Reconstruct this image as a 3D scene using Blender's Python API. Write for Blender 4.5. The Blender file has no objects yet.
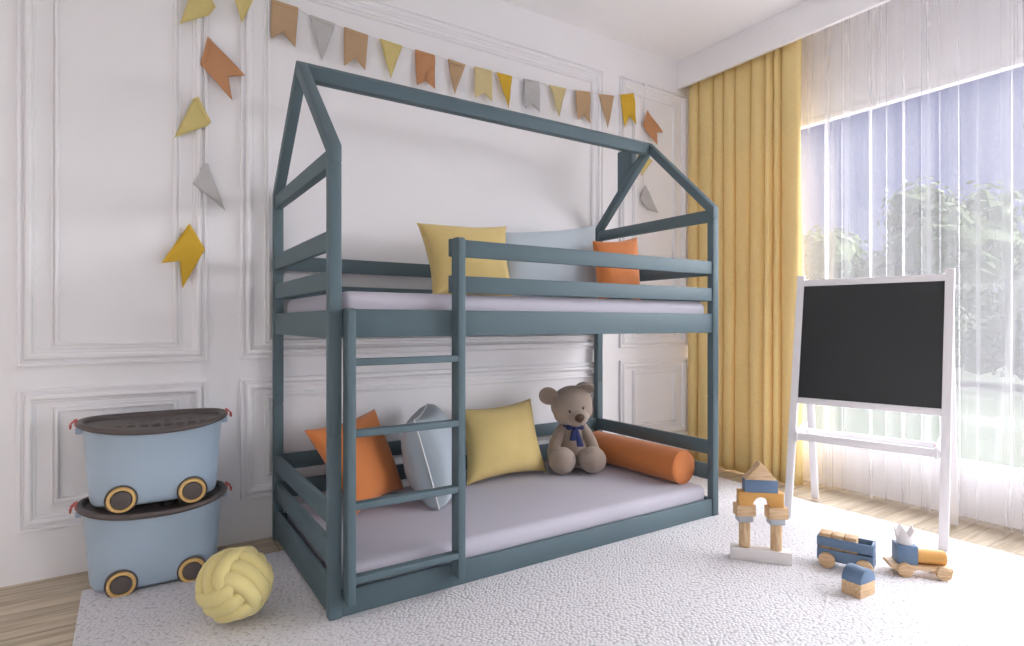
import bpy, bmesh, math, random
from mathutils import Vector, Matrix, noise
PI = math.pi
scene = bpy.context.scene
COL = scene.collection

# ------------------------------------------------------------------ helpers
def lin(c):
    return tuple(((v/255)/12.92 if v/255 <= .04045 else ((v/255+.055)/1.055)**2.4) for v in c)+(1.,)

def new_mat(name):
    m = bpy.data.materials.new(name); m.use_nodes = True
    nt = m.node_tree
    return m, nt, nt.nodes['Principled BSDF'], nt.nodes['Material Output']

def mat(name, rgb, rough=.5, var=0., var_scale=6., bump=0., bump_scale=200., spec=.4, sheen=0., kind='noise', stretch=(1,1,1), metallic=0.):
    m, nt, b, out = new_mat(name)
    c = lin(rgb)
    b.inputs['Base Color'].default_value = c
    b.inputs['Roughness'].default_value = rough
    b.inputs['Specular IOR Level'].default_value = spec
    b.inputs['Metallic'].default_value = metallic
    if sheen: b.inputs['Sheen Weight'].default_value = sheen
    tc = nt.nodes.new('ShaderNodeTexCoord')
    mp = nt.nodes.new('ShaderNodeMapping'); mp.inputs['Scale'].default_value = stretch
    nt.links.new(tc.outputs['Object'], mp.inputs['Vector'])
    if var:
        n = nt.nodes.new('ShaderNodeTexNoise'); n.inputs['Scale'].default_value = var_scale; n.inputs['Detail'].default_value = 5
        nt.links.new(mp.outputs[0], n.inputs['Vector'])
        mx = nt.nodes.new('ShaderNodeMix'); mx.data_type = 'RGBA'
        mx.inputs['A'].default_value = tuple(v*(1-var) for v in c[:3])+(1,)
        mx.inputs['B'].default_value = tuple(min(1, v*(1+var)) for v in c[:3])+(1,)
        nt.links.new(n.outputs['Fac'], mx.inputs['Factor']); nt.links.new(mx.outputs['Result'], b.inputs['Base Color'])
    if bump:
        if kind == 'weave':
            w1 = nt.nodes.new('ShaderNodeTexWave'); w1.inputs['Scale'].default_value = bump_scale; w1.bands_direction = 'X'; w1.inputs['Distortion'].default_value = 1.2
            w2 = nt.nodes.new('ShaderNodeTexWave'); w2.inputs['Scale'].default_value = bump_scale; w2.bands_direction = 'Z'; w2.inputs['Distortion'].default_value = 1.2
            nt.links.new(mp.outputs[0], w1.inputs['Vector']); nt.links.new(mp.outputs[0], w2.inputs['Vector'])
            ad = nt.nodes.new('ShaderNodeMath'); ad.operation = 'ADD'
            nt.links.new(w1.outputs['Fac'], ad.inputs[0]); nt.links.new(w2.outputs['Fac'], ad.inputs[1]); h = ad.outputs[0]
        else:
            n2 = nt.nodes.new('ShaderNodeTexNoise'); n2.inputs['Scale'].default_value = bump_scale; n2.inputs['Detail'].default_value = 4
            nt.links.new(mp.outputs[0], n2.inputs['Vector']); h = n2.outputs['Fac']
        bp = nt.nodes.new('ShaderNodeBump'); bp.inputs['Strength'].default_value = bump; bp.inputs['Distance'].default_value = .002
        nt.links.new(h, bp.inputs['Height']); nt.links.new(bp.outputs[0], b.inputs['Normal'])
    return m

def wood(name, c1, c2, stretch=(2, 14, 14), scale=3., rough=.55, bump=.15):
    m, nt, b, out = new_mat(name)
    tc = nt.nodes.new('ShaderNodeTexCoord'); mp = nt.nodes.new('ShaderNodeMapping'); mp.inputs['Scale'].default_value = stretch
    nt.links.new(tc.outputs['Object'], mp.inputs['Vector'])
    n = nt.nodes.new('ShaderNodeTexNoise'); n.inputs['Scale'].default_value = scale; n.inputs['Detail'].default_value = 8; n.inputs['Distortion'].default_value = .8
    nt.links.new(mp.outputs[0], n.inputs['Vector'])
    r = nt.nodes.new('ShaderNodeValToRGB'); r.color_ramp.elements[0].position = .35; r.color_ramp.elements[1].position = .68
    r.color_ramp.elements[0].color = lin(c1); r.color_ramp.elements[1].color = lin(c2)
    nt.links.new(n.outputs['Fac'], r.inputs[0]); nt.links.new(r.outputs[0], b.inputs['Base Color'])
    b.inputs['Roughness'].default_value = rough
    bp = nt.nodes.new('ShaderNodeBump'); bp.inputs['Strength'].default_value = bump; bp.inputs['Distance'].default_value = .001
    nt.links.new(n.outputs['Fac'], bp.inputs['Height']); nt.links.new(bp.outputs[0], b.inputs['Normal'])
    return m

def obj(name, bm, m, parent=None, smooth=40, loc=None):
    me = bpy.data.meshes.new(name)
    bmesh.ops.recalc_face_normals(bm, faces=bm.faces)
    bm.to_mesh(me); bm.free()
    if smooth:
        for p in me.polygons: p.use_smooth = True
        if smooth < 180: me.set_sharp_from_angle(angle=math.radians(smooth))
    me.materials.append(m)
    o = bpy.data.objects.new(name, me); COL.objects.link(o)
    if parent: o.parent = parent
    if loc: o.location = loc
    return o

def tag(o, label, cat, group=None):
    o['label'] = label; o['category'] = cat
    if group: o['group'] = group
    return o

def thing(name, label, cat, loc=(0, 0, 0), rz=0., group=None):
    o = bpy.data.objects.new(name, None); COL.objects.link(o)
    o.empty_display_size = .1
    o.location = loc; o.rotation_euler = (0, 0, rz)
    return tag(o, label, cat, group)

def struct(name, bm, m, parent=None, smooth=40):
    o = obj(name, bm, m, parent, smooth); o['kind'] = 'structure'
    return o

def hexa(bm, P, bevel=0., seg=2):
    """P: 8 points, bottom ring 0-3 then top ring 4-7"""
    t = bmesh.new()
    v = [t.verts.new(p) for p in P]
    for f in ((0,1,2,3),(7,6,5,4),(0,4,5,1),(1,5,6,2),(2,6,7,3),(3,7,4,0)): t.faces.new([v[i] for i in f])
    bmesh.ops.recalc_face_normals(t, faces=t.faces)
    if bevel: bmesh.ops.bevel(t, geom=list(t.edges), offset=bevel, segments=seg, profile=.5, affect='EDGES')
    merge(bm, t)

def merge(bm, t):
    t.verts.ensure_lookup_table()
    mp = {v: bm.verts.new(v.co) for v in t.verts}
    for f in t.faces:
        try: bm.faces.new([mp[v] for v in f.verts])
        except ValueError: pass
    t.free()

def box(bm, x0, x1, y0, y1, z0, z1, bevel=.003, seg=2):
    hexa(bm, [(x0,y0,z0),(x1,y0,z0),(x1,y1,z0),(x0,y1,z0),(x0,y0,z1),(x1,y0,z1),(x1,y1,z1),(x0,y1,z1)], bevel, seg)

def prism(bm, pts, d0, d1, axis='x', bevel=0.):
    """polygon pts (p,q) extruded along axis from d0 to d1"""
    def P(p, q, d):
        return (d, p, q) if axis == 'x' else ((p, d, q) if axis == 'y' else (p, q, d))
    t = bmesh.new()
    a = [t.verts.new(P(p, q, d0)) for p, q in pts]; b = [t.verts.new(P(p, q, d1)) for p, q in pts]
    t.faces.new(a); t.faces.new(b[::-1])
    n = len(pts)
    for i in range(n): t.faces.new([a[i], b[i], b[(i+1) % n], a[(i+1) % n]])
    bmesh.ops.recalc_face_normals(t, faces=t.faces)
    if bevel: bmesh.ops.bevel(t, geom=list(t.edges), offset=bevel, segments=2, profile=.5, affect='EDGES')
    merge(bm, t)

def tube(bm, pts, r, n=12, closed=False, squash=None):
    pts = [Vector(p) for p in pts]; N = len(pts); rings = []
    rr = r if callable(r) else (lambda i: r)
    up = None
    for i, p in enumerate(pts):
        a = pts[(i-1) % N] if (closed or i > 0) else p
        b = pts[(i+1) % N] if (closed or i < N-1) else p
        t = (b-a).normalized()
        if squash:
            s = squash(p, t)
        else:
            if up is None:
                up = Vector((0,0,1)) if abs(t.z) < .9 else Vector((1,0,0))
            s = (up - t*up.dot(t)).normalized(); up = s
        w = t.cross(s)
        k = (.8, 1.0) if squash else (1, 1)
        rings.append([bm.verts.new(p + (s*math.sin(q)*k[0] + w*math.cos(q)*k[1])*rr(i)) for q in [2*PI*j/n for j in range(n)]])
    for i in range(N if closed else N-1):
        A, B = rings[i], rings[(i+1) % N]
        for j in range(n): bm.faces.new([A[j], A[(j+1) % n], B[(j+1) % n], B[j]])
    if not closed:
        bm.faces.new(rings[0][::-1]); bm.faces.new(rings[-1])

def lathe(bm, prof, M=None, n=32, ang=2*PI):
    """prof list of (r, h); revolve about Z, optional matrix"""
    M = M or Matrix()
    rings = []
    for r, h in prof:
        if r < 1e-6: rings.append([bm.verts.new(M @ Vector((0, 0, h)))])
        else: rings.append([bm.verts.new(M @ Vector((r*math.cos(2*PI*j/n), r*math.sin(2*PI*j/n), h))) for j in range(n)])
    for A, B in zip(rings, rings[1:]):
        for j in range(n):
            k = (j+1) % n
            if len(A) == 1 and len(B) == 1: continue
            if len(A) == 1: bm.faces.new([A[0], B[j], B[k]])
            elif len(B) == 1: bm.faces.new([A[j], B[0], A[k]])
            else: bm.faces.new([A[j], B[j], B[k], A[k]])

def ell(bm, c, r, M=None, u=28, v=18):
    t = bmesh.new()
    bmesh.ops.create_uvsphere(t, u_segments=u, v_segments=v, radius=1)
    X = Matrix.Translation(c) @ (M or Matrix()) @ Matrix.Diagonal((r[0], r[1], r[2], 1))
    for q in t.verts: q.co = X @ q.co
    merge(bm, t)

def rot(ax, deg): return Matrix.Rotation(math.radians(deg), 4, ax)

# ------------------------------------------------------------------ camera
cam = bpy.data.cameras.new('camera'); co = bpy.data.objects.new('camera', cam); COL.objects.link(co)
cam.sensor_width = 36; cam.lens = 588.6/1024*36; cam.clip_start = .05; cam.clip_end = 300
co.location = (-.581, -2.056, 1.046); co.rotation_euler = (PI/2, 0, -.57653)
scene.camera = co

# ------------------------------------------------------------------ materials
M = {}
M['wall'] = mat('wall_paint', (242, 241, 243), .55, bump=.03, bump_scale=60)
M['ceil'] = mat('ceiling_paint', (246, 245, 246), .8, bump=.02, bump_scale=50)
M['trimw'] = mat('trim_paint', (243, 242, 244), .45, bump=.02, bump_scale=60)
M['bed'] = mat('bed_paint', (88, 107, 114), .6, var=.03, var_scale=4, bump=.03, bump_scale=120, stretch=(1, 1, 1))
M['matt'] = mat('mattress_cotton', (188, 185, 196), .9, bump=.12, bump_scale=350, kind='weave', sheen=.1)
M['yel'] = mat('yellow_cotton', (212, 188, 124), .9, var=.03, bump=.25, bump_scale=160, kind='weave', sheen=.15)
M['ora'] = mat('orange_velvet', (206, 124, 66), .85, var=.05, bump=.15, bump_scale=220, sheen=.25)
M['blu'] = mat('pale_blue_cotton', (188, 200, 208), .9, bump=.15, bump_scale=200, kind='weave', sheen=.15)
M['gry'] = mat('blue_grey_cotton', (168, 180, 188), .9, bump=.15, bump_scale=200, kind='weave', sheen=.15)
M['pipe'] = mat('pale_piping', (214, 216, 216), .8, bump=.1)
M['bear'] = mat('taupe_plush', (164, 148, 136), .95, var=.08, var_scale=30, bump=.5, bump_scale=420, sheen=.4)
M['bear2'] = mat('taupe_seam', (120, 106, 97), .95)
M['nose'] = mat('brown_nose', (84, 64, 50), .6, bump=.3, bump_scale=300)
M['navy'] = mat('navy_ribbon', (42, 54, 104), .7, bump=.2, bump_scale=200)
M['dark'] = mat('dark_eye', (40, 34, 32), .3)
M['tub'] = mat('pale_blue_plastic', (170, 189, 206), .32, spec=.5, bump=.01, bump_scale=20)
M['lid'] = mat('brown_grey_plastic', (92, 84, 82), .45)
M['tyre'] = mat('tan_plastic', (222, 184, 120), .45)
M['red'] = mat('red_plastic', (196, 104, 98), .4)
M['knot'] = mat('mustard_jersey', (216, 202, 138), .9, var=.04, var_scale=20, bump=.2, bump_scale=260, sheen=.25)
M['easel'] = mat('white_lacquer', (240, 238, 240), .4, bump=.01)
M['slate'] = mat('blackboard_slate', (50, 52, 53), .6, var=.08, var_scale=3, bump=.03)
M['redchip'] = mat('red_chip', (205, 40, 50), .4)
M['beech'] = wood('beech_wood', (192, 154, 112), (226, 198, 160), (4, 40, 40), 3)
M['beechv'] = wood('beech_upright', (192, 154, 112), (226, 198, 160), (40, 40, 4), 3)
M['tblue'] = mat('toy_blue', (102, 126, 154), .5, var=.04, bump=.05, bump_scale=80)
M['tnavy'] = mat('toy_dark_blue', (78, 104, 136), .5, var=.04, bump=.05, bump_scale=80)
M['tora'] = mat('toy_orange', (218, 164, 92), .5, var=.06, bump=.05, bump_scale=80)
M['tgrey'] = mat('toy_grey', (176, 180, 186), .5, bump=.05)
M['twhite'] = mat('toy_white', (226, 222, 220), .5, bump=.05)
M['cord'] = mat('white_cord', (222, 218, 214), .8, bump=.2)
for k, c in dict(fy=(230, 212, 142), fg=(208, 206, 205), fo=(210, 154, 112), fd=(234, 190, 66), ft=(206, 174, 138), fc=(234, 216, 162)).items():
    M[k] = mat('felt_'+k, c, .95, var=.06, var_scale=40, bump=.5, bump_scale=260, kind='weave')

# floor: oak boards running along X
m, nt, b, out = new_mat('oak_floor'); M['floor'] = m
tc = nt.nodes.new('ShaderNodeTexCoord')
br = nt.nodes.new('ShaderNodeTexBrick'); br.inputs['Scale'].default_value = 1; br.inputs['Brick Width'].default_value = 1.4; br.inputs['Row Height'].default_value = .16
br.inputs['Mortar Size'].default_value = .0015; br.inputs['Mortar Smooth'].default_value = .1; br.inputs['Bias'].default_value = 0; br.offset = .37
br.inputs['Color1'].default_value = (0.2, .2, .2, 1); br.inputs['Color2'].default_value = (.8, .8, .8, 1); br.inputs['Mortar'].default_value = (.5, .5, .5, 1)
nt.links.new(tc.outputs['Object'], br.inputs['Vector'])
mp = nt.nodes.new('ShaderNodeMapping'); mp.inputs['Scale'].default_value = (1.2, 14, 14); nt.links.new(tc.outputs['Object'], mp.inputs['Vector'])
ad = nt.nodes.new('ShaderNodeVectorMath'); ad.operation = 'ADD'; nt.links.new(mp.outputs[0], ad.inputs[0])
sc = nt.nodes.new('ShaderNodeVectorMath'); sc.operation = 'SCALE'; sc.inputs['Scale'].default_value = 9; nt.links.new(br.outputs['Color'], sc.inputs[0]); nt.links.new(sc.outputs[0], ad.inputs[1])
n = nt.nodes.new('ShaderNodeTexNoise'); n.inputs['Scale'].default_value = 1.6; n.inputs['Detail'].default_value = 9; n.inputs['Distortion'].default_value = 1.4; nt.links.new(ad.outputs[0], n.inputs['Vector'])
r = nt.nodes.new('ShaderNodeValToRGB'); r.color_ramp.elements[0].position = .3; r.color_ramp.elements[1].position = .72
r.color_ramp.elements[0].color = lin((160, 142, 118)); r.color_ramp.elements[1].color = lin((210, 196, 172)); nt.links.new(n.outputs['Fac'], r.inputs[0])
mx = nt.nodes.new('ShaderNodeMix'); mx.data_type = 'RGBA'; mx.blend_type = 'MULTIPLY'; mx.inputs['Factor'].default_value = 1
r2 = nt.nodes.new('ShaderNodeValToRGB'); r2.color_ramp.elements[0].color = (.35, .3, .26, 1); r2.color_ramp.elements[1].color = (1, 1, 1, 1)
iv = nt.nodes.new('ShaderNodeMath'); iv.operation = 'SUBTRACT'; iv.inputs[0].default_value = 1; nt.links.new(br.outputs['Fac'], iv.inputs[1]); nt.links.new(iv.outputs[0], r2.inputs[0])
nt.links.new(r.outputs[0], mx.inputs['A']); nt.links.new(r2.outputs[0], mx.inputs['B']); nt.links.new(mx.outputs['Result'], b.inputs['Base Color'])
b.inputs['Roughness'].default_value = .5
bp = nt.nodes.new('ShaderNodeBump'); bp.inputs['Strength'].default_value = .15; bp.inputs['Distance'].default_value = .002; nt.links.new(n.outputs['Fac'], bp.inputs['Height']); nt.links.new(bp.outputs[0], b.inputs['Normal'])

# rug: pebbly knitted wool
m, nt, b, out = new_mat('white_wool_rug'); M['rug'] = m
tc = nt.nodes.new('ShaderNodeTexCoord')
wn = nt.nodes.new('ShaderNodeTexNoise'); wn.inputs['Scale'].default_value = 2.2; wn.inputs['Detail'].default_value = 1; nt.links.new(tc.outputs['Object'], wn.inputs['Vector'])
ws = nt.nodes.new('ShaderNodeVectorMath'); ws.operation = 'SCALE'; ws.inputs['Scale'].default_value = .10; nt.links.new(wn.outputs['Color'], ws.inputs[0])
wa = nt.nodes.new('ShaderNodeVectorMath'); wa.operation = 'ADD'; nt.links.new(tc.outputs['Object'], wa.inputs[0]); nt.links.new(ws.outputs[0], wa.inputs[1])
mp = nt.nodes.new('ShaderNodeMapping'); mp.inputs['Rotation'].default_value = (0, 0, .6); mp.inputs['Scale'].default_value = (70, 88, 1); nt.links.new(wa.outputs[0], mp.inputs['Vector'])
vo = nt.nodes.new('ShaderNodeTexVoronoi'); vo.voronoi_dimensions = '2D'; vo.inputs['Scale'].default_value = 1; vo.inputs['Randomness'].default_value = .8; nt.links.new(mp.outputs[0], vo.inputs['Vector'])
mr = nt.nodes.new('ShaderNodeMapRange'); mr.inputs['From Min'].default_value = .1; mr.inputs['From Max'].default_value = .75; mr.inputs['To Min'].default_value = 1; mr.inputs['To Max'].default_value = 0; nt.links.new(vo.outputs['Distance'], mr.inputs['Value'])
rr = nt.nodes.new('ShaderNodeValToRGB'); rr.color_ramp.elements[0].color = lin((192, 190, 193)); rr.color_ramp.elements[1].color = lin((226, 224, 227)); rr.color_ramp.elements[1].position = .36; nt.links.new(mr.outputs[0], rr.inputs[0]); nt.links.new(rr.outputs[0], b.inputs['Base Color'])  # pits between the knots coloured darker, shade put into the colour
b.inputs['Roughness'].default_value = .95; b.inputs['Specular IOR Level'].default_value = .1
bp = nt.nodes.new('ShaderNodeBump'); bp.inputs['Strength'].default_value = .45; bp.inputs['Distance'].default_value = .006; nt.links.new(mr.outputs[0], bp.inputs['Height']); nt.links.new(bp.outputs[0], b.inputs['Normal'])

def cloth(name, rgb, trans, alpha=1., weave=(40, 40), streak=0.):
    m, nt, b, out = new_mat(name); c = lin(rgb)
    nt.nodes.remove(b)
    d = nt.nodes.new('ShaderNodeBsdfDiffuse'); t = nt.nodes.new('ShaderNodeBsdfTranslucent')
    mx = nt.nodes.new('ShaderNodeMixShader'); mx.inputs[0].default_value = trans
    d.inputs[0].default_value = c; t.inputs[0].default_value = c
    nt.links.new(d.outputs[0], mx.inputs[1]); nt.links.new(t.outputs[0], mx.inputs[2])
    tc = nt.nodes.new('ShaderNodeTexCoord')
    if alpha < 1:
        tr = nt.nodes.new('ShaderNodeBsdfTransparent'); m2 = nt.nodes.new('ShaderNodeMixShader')
        mp = nt.nodes.new('ShaderNodeMapping'); mp.inputs['Scale'].default_value = (0, 7, .06); nt.links.new(tc.outputs['Object'], mp.inputs['Vector'])
        n = nt.nodes.new('ShaderNodeTexNoise'); n.inputs['Scale'].default_value = 1.6; n.inputs['Detail'].default_value = 4; n.inputs['Roughness'].default_value = .6; nt.links.new(mp.outputs[0], n.inputs['Vector'])
        ml = nt.nodes.new('ShaderNodeMapRange'); ml.inputs['From Min'].default_value = .36; ml.inputs['From Max'].default_value = .70; ml.inputs['To Min'].default_value = alpha*.85; ml.inputs['To Max'].default_value = alpha*1.9
        nt.links.new(n.outputs['Fac'], ml.inputs['Value']); nt.links.new(ml.outputs[0], m2.inputs[0])
        nt.links.new(tr.outputs[0], m2.inputs[1]); nt.links.new(mx.outputs[0], m2.inputs[2]); nt.links.new(m2.outputs[0], out.inputs[0])
    else:
        mp = nt.nodes.new('ShaderNodeMapping'); mp.inputs['Scale'].default_value = (60, 60, 400); nt.links.new(tc.outputs['Object'], mp.inputs['Vector'])
        n = nt.nodes.new('ShaderNodeTexNoise'); n.inputs['Scale'].default_value = .5; n.inputs['Detail'].default_value = 3; nt.links.new(mp.outputs[0], n.inputs['Vector'])
        mc = nt.nodes.new('ShaderNodeMix'); mc.data_type = 'RGBA'; mc.inputs['A'].default_value = tuple(v*.9 for v in c[:3])+(1,); mc.inputs['B'].default_value = tuple(min(1, v*1.08) for v in c[:3])+(1,)
        nt.links.new(n.outputs['Fac'], mc.inputs['Factor']); nt.links.new(mc.outputs['Result'], d.inputs[0]); nt.links.new(mc.outputs['Result'], t.inputs[0])
        bp = nt.nodes.new('ShaderNodeBump'); bp.inputs['Strength'].default_value = .2; bp.inputs['Distance'].default_value = .001; nt.links.new(n.outputs['Fac'], bp.inputs['Height']); nt.links.new(bp.outputs[0], d.inputs['Normal'])
        nt.links.new(mx.outputs[0], out.inputs[0])
    return m
M['curtain'] = cloth('yellow_curtain_linen', (242, 218, 156), .10)
M['sheer'] = cloth('white_voile', (246, 245, 248), .35, .18)

m, nt, b, out = new_mat('window_glass'); M['glass'] = m
nt.nodes.remove(b)
tr = nt.nodes.new('ShaderNodeBsdfTransparent'); gl = nt.nodes.new('ShaderNodeBsdfGlossy'); gl.inputs['Roughness'].default_value = .02
m2 = nt.nodes.new('ShaderNodeMixShader'); m2.inputs[0].default_value = .05
nt.links.new(tr.outputs[0], m2.inputs[1]); nt.links.new(gl.outputs[0], m2.inputs[2]); nt.links.new(m2.outputs[0], out.inputs[0])
M['leafa'] = mat('leaf_green', (104, 124, 78), .8, var=.25, var_scale=1.5)
M['leafb'] = mat('leaf_olive', (114, 130, 84), .8, var=.2, var_scale=1.5)
M['leafc'] = mat('leaf_pale', (106, 122, 84), .8, var=.15, var_scale=1.5)
M['bark'] = mat('bark', (98, 84, 70), .9, var=.2, bump=.4, bump_scale=20)
M['lawn'] = mat('lawn', (80, 92, 66), .95, var=.15, var_scale=1, bump=.5, bump_scale=30)

# ------------------------------------------------------------------ room
WX = 3.2      # window wall inner face
CZ = 3.02     # ceiling
bm = bmesh.new(); box(bm, -3.4, WX+.2, -4.6, 1.2, -.06, 0, 0); struct('floor', bm, M['floor'])
bm = bmesh.new(); box(bm, -3.4, WX, 1.0, 1.2, 0, CZ, 0); struct('wall_back', bm, M['wall'])
bm = bmesh.new(); box(bm, -3.4, -3.2, -4.6, 1.0, 0, CZ, 0); struct('wall_left', bm, M['wall'])
bm = bmesh.new()
for a in ((-3.2, -2.2, 0, CZ), (2.4, WX, 0, CZ), (-2.2, 2.4, 0, .5), (-2.2, 2.4, 2.6, CZ)): box(bm, a[0], a[1], -4.6, -4.45, a[2], a[3], 0)  # unseen rear wall; its opening is added to let fill light in
struct('wall_front', bm, M['wall'])
bm = bmesh.new(); box(bm, -3.4, WX+.2, -4.6, 1.2, CZ, CZ+.1, 0); struct('ceiling', bm, M['ceil'])
WY0, WY1, WZ0, WZ1 = -3.3, .72, .285, 2.385
bm = bmesh.new()
for a in ((WX, WX+.05, WY1, 1.2, 0, CZ), (WX, WX+.05, -4.6, WY0, 0, CZ), (WX, WX+.05, WY0, WY1, 0, WZ0), (WX, WX+.05, WY0, WY1, WZ1, CZ)): box(bm, *a, 0)
struct('wall_right', bm, M['wall'])
# window: frame and glass
bm = bmesh.new()
f = .028
for a in ((WY0-.01, WY1+.01, WZ0-.01, WZ0+f-.01), (WY0-.01, WY1+.01, WZ1-f, WZ1+.012), (WY0, WY0+f, WZ0+f, WZ1-f), (WY1-f, WY1, WZ0+f, WZ1-f), (-1.28, -1.22, WZ0+f, WZ1-f)):
    box(bm, WX-.006, WX+.046, a[0], a[1], a[2], a[3], .004)
win = struct('window_1', bm, M['easel'])
bm = bmesh.new(); box(bm, WX+.018, WX+.024, WY0+f, WY1-f, WZ0+f, WZ1-f, 0)
struct('glass_pane', bm, M['glass'], win)
bm = bmesh.new(); box(bm, WX-.022, WX-.002, WY0-.03, WY1+.03, WZ0-.012, WZ0+.006, .004)
struct('window_sill', bm, M['easel'], win)
# pelmet box dropping from the ceiling in front of the curtains
bm = bmesh.new(); box(bm, 2.895, 2.925, -4.6, 1.0, 2.815, CZ, .002); struct('trim_13', bm, M['ceil'])

# wall panel mouldings, each a mitred frame
def frame(name, x0, x1, z0, z1, prof):
    bm = bmesh.new(); loops = []
    for t, h in prof:
        loops.append([bm.verts.new((x, 1.0-h*1.15, z)) for x, z in ((x0+t, z0+t), (x1-t, z0+t), (x1-t, z1-t), (x0+t, z1-t))])
    for A, B in zip(loops, loops[1:]):
        for j in range(4): bm.faces.new([A[j], A[(j+1) % 4], B[(j+1) % 4], B[j]])
    return struct(name, bm, M['trimw'], smooth=25)
OUT = [(0, 0), (0, .015), (.002, .017), (.010, .017), (.012, .015), (.013, .005), (.022, .004), (.024, .014), (.030, .020), (.040, .022), (.046, .019), (.048, .016), (.049, .007), (.056, .006), (.058, .004), (.060, 0)]
INN = [(0, 0), (0, .010), (.002, .012), (.007, .012), (.008, .005), (.012, .005), (.014, .014), (.022, .016), (.026, .012), (.027, .0)]
k = 1
for x0, x1, i0, i1 in ((-.957, -.279, -.850, -.388), (-.139, 2.146, -.032, 2.068), (2.303, 3.003, 2.428, 2.874)):
    for z0, z1, j0, j1 in ((.872, 2.782, .940, 2.700), (.205, .780, .300, .706)):
        frame('trim_%d' % k, x0, x1, z0, z1, OUT); frame('trim_%d' % (k+1), i0, i1, j0, j1, INN); k += 2

# ------------------------------------------------------------------ rug
bm = bmesh.new(); box(bm, -.735, 2.745, -3.3, .765, .0005, .010, .004)
tag(obj('rug', bm, M['rug']), 'large white pebbly knitted rug lying on the wood floor', 'rug')
FZ = .010

# ------------------------------------------------------------------ bunk bed
L, W, E, R = 2.087, .968, 1.67, 2.139
PX, PY = .044, .040
bed = thing('bunk_bed', 'teal grey house-shaped bunk bed with ladder standing on the white rug', 'bunk bed')
sl = (R-E)/(W/2)
for x in (0, L-PX):
    for y, front in ((0, 1), (W-PY, 0)):
        bm = bmesh.new()
        z0 = FZ if front else 0.
        # lower post with rounded foot, groove of the joint, upper post whose top is cut along the roof
        box(bm, x, x+PX, y, y+PY, z0, .652, .0035)
        box(bm, x+.003, x+PX-.003, y+.003, y+PY-.003, .645, .662, 0)
        ya, yb = y, y+PY
        za = E+(ya*sl if front else (W-ya)*sl); zb = E+(yb*sl if front else (W-yb)*sl)
        cut = .046*math.sqrt(1+sl*sl)
        hexa(bm, [(x,ya,.6545),(x+PX,ya,.6545),(x+PX,yb,.6545),(x,yb,.6545),(x,ya,za-cut),(x+PX,ya,za-cut),(x+PX,yb,zb-cut),(x,yb,zb-cut)], .003)
        obj('post', bm, M['bed'], bed)
    # rafters
    for sgn in (1, -1):
        t = .0445*math.sqrt(1+sl*sl)
        pts = [(0, E), (W/2, R), (W/2, R-t), (0, E-t)]
        if sgn < 0: pts = [(W-p, q) for p, q in pts]
        bm = bmesh.new(); prism(bm, pts, x, x+PX, 'x', .0025); obj('rafter', bm, M['bed'], bed)
    bm = bmesh.new(); box(bm, x+.004, x+PX-.004, PY-.002, W-PY+.002, 1.595, 1.658, .003); obj('tie_beam', bm, M['bed'], bed)
    # end rails and end boards, set a little inside the posts
    xa, xb = (x+.005, x+.027) if x == 0 else (x+PX-.027, x+PX-.005)
    if x > 0: xa, xb = x+.004, x+.026
    for z0, z1, nm in ((1.302, 1.372, 'end_rail'), (1.163, 1.232, 'end_rail'), (.992, 1.092, 'end_board'), (.335, .410, 'end_rail'), (.198, .280, 'end_rail'), (.020, .140 if x == 0 else .1, 'end_board')):
        bm = bmesh.new(); box(bm, xa, xb, PY-.002, W-PY+.002, z0, z1, .003); obj(nm, bm, M['bed'], bed)
# ridge beam with a roof-shaped top
bm = bmesh.new(); c = W/2; hw = .0225
prism(bm, [(c-hw, R-.078), (c+hw, R-.078), (c+hw, R-hw*sl), (c, R), (c-hw, R-hw*sl)], PX-.001, L-PX+.001, 'x', .002)
obj('ridge_beam', bm, M['bed'], bed)
# long boards
def board(name, x0, x1, y0, y1, z0, z1, bev=.003):
    bm = bmesh.new(); box(bm, x0, x1, y0, y1, z0, z1, bev); return obj(name, bm, M['bed'], bed)
xi0, xi1 = PX-.002, L-PX+.002
board('side_board', xi0, xi1, .007, .029, .995, 1.096)
board('guard_rail', .474, xi1, .007, .029, 1.308, 1.377)
board('guard_rail', .474, xi1, .007, .029, 1.165, 1.233)
board('base_board', xi0, xi1, .007, .029, FZ, .101)
for z0, z1, nm in ((.995, 1.096, 'side_board'), (1.302, 1.372, 'back_rail'), (1.163, 1.232, 'back_rail'), (.335, .410, 'back_rail'), (.198, .280, 'back_rail'), (.02, .12, 'base_board')):
    board(nm, xi0, xi1, W-.031, W-.008, z0, z1)
# slat platforms under the mattresses
for z in (1.03, .05):
    for i in range(12):
        xx = .08+i*.165
        board('bed_slat', xx, xx+.09, .027, W-.029, z, z+.018, 0)
# ladder
lad = bpy.data.objects.new('ladder', None); COL.objects.link(lad); lad.parent = bed
def upright(x0, x1, z0, z1, r):
    bm = bmesh.new()
    ya, yb = -.053, .008
    pts = [(ya, z0), (yb, z0), (yb, z1-r)]
    pts += [(yb-r+r*math.cos(a), z1-r+r*math.sin(a)) for a in [PI/2*i/6 for i in range(1, 7)]]
    pts += [(ya+r-r*math.sin(a), z1-r+r*math.cos(a)) for a in [PI/2*i/6 for i in range(0, 7)]]
    # drop duplicates
    q = []
    for p in pts:
        if not q or (abs(p[0]-q[-1][0])+abs(p[1]-q[-1][1])) > 1e-5: q.append(p)
    prism(bm, q, x0, x1, 'x', .002); obj('upright', bm, M['bed'], lad)
upright(.050, .078, .068, 1.098, .024)
upright(.478, .508, .060, 1.378, .016)
for zc in (.909, .660, .406, .150):
    bm = bmesh.new(); box(bm, .076, .481, -.051, -.013, zc-.0125, zc+.0125, .004, 3); obj('rung', bm, M['bed'], lad)
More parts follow.
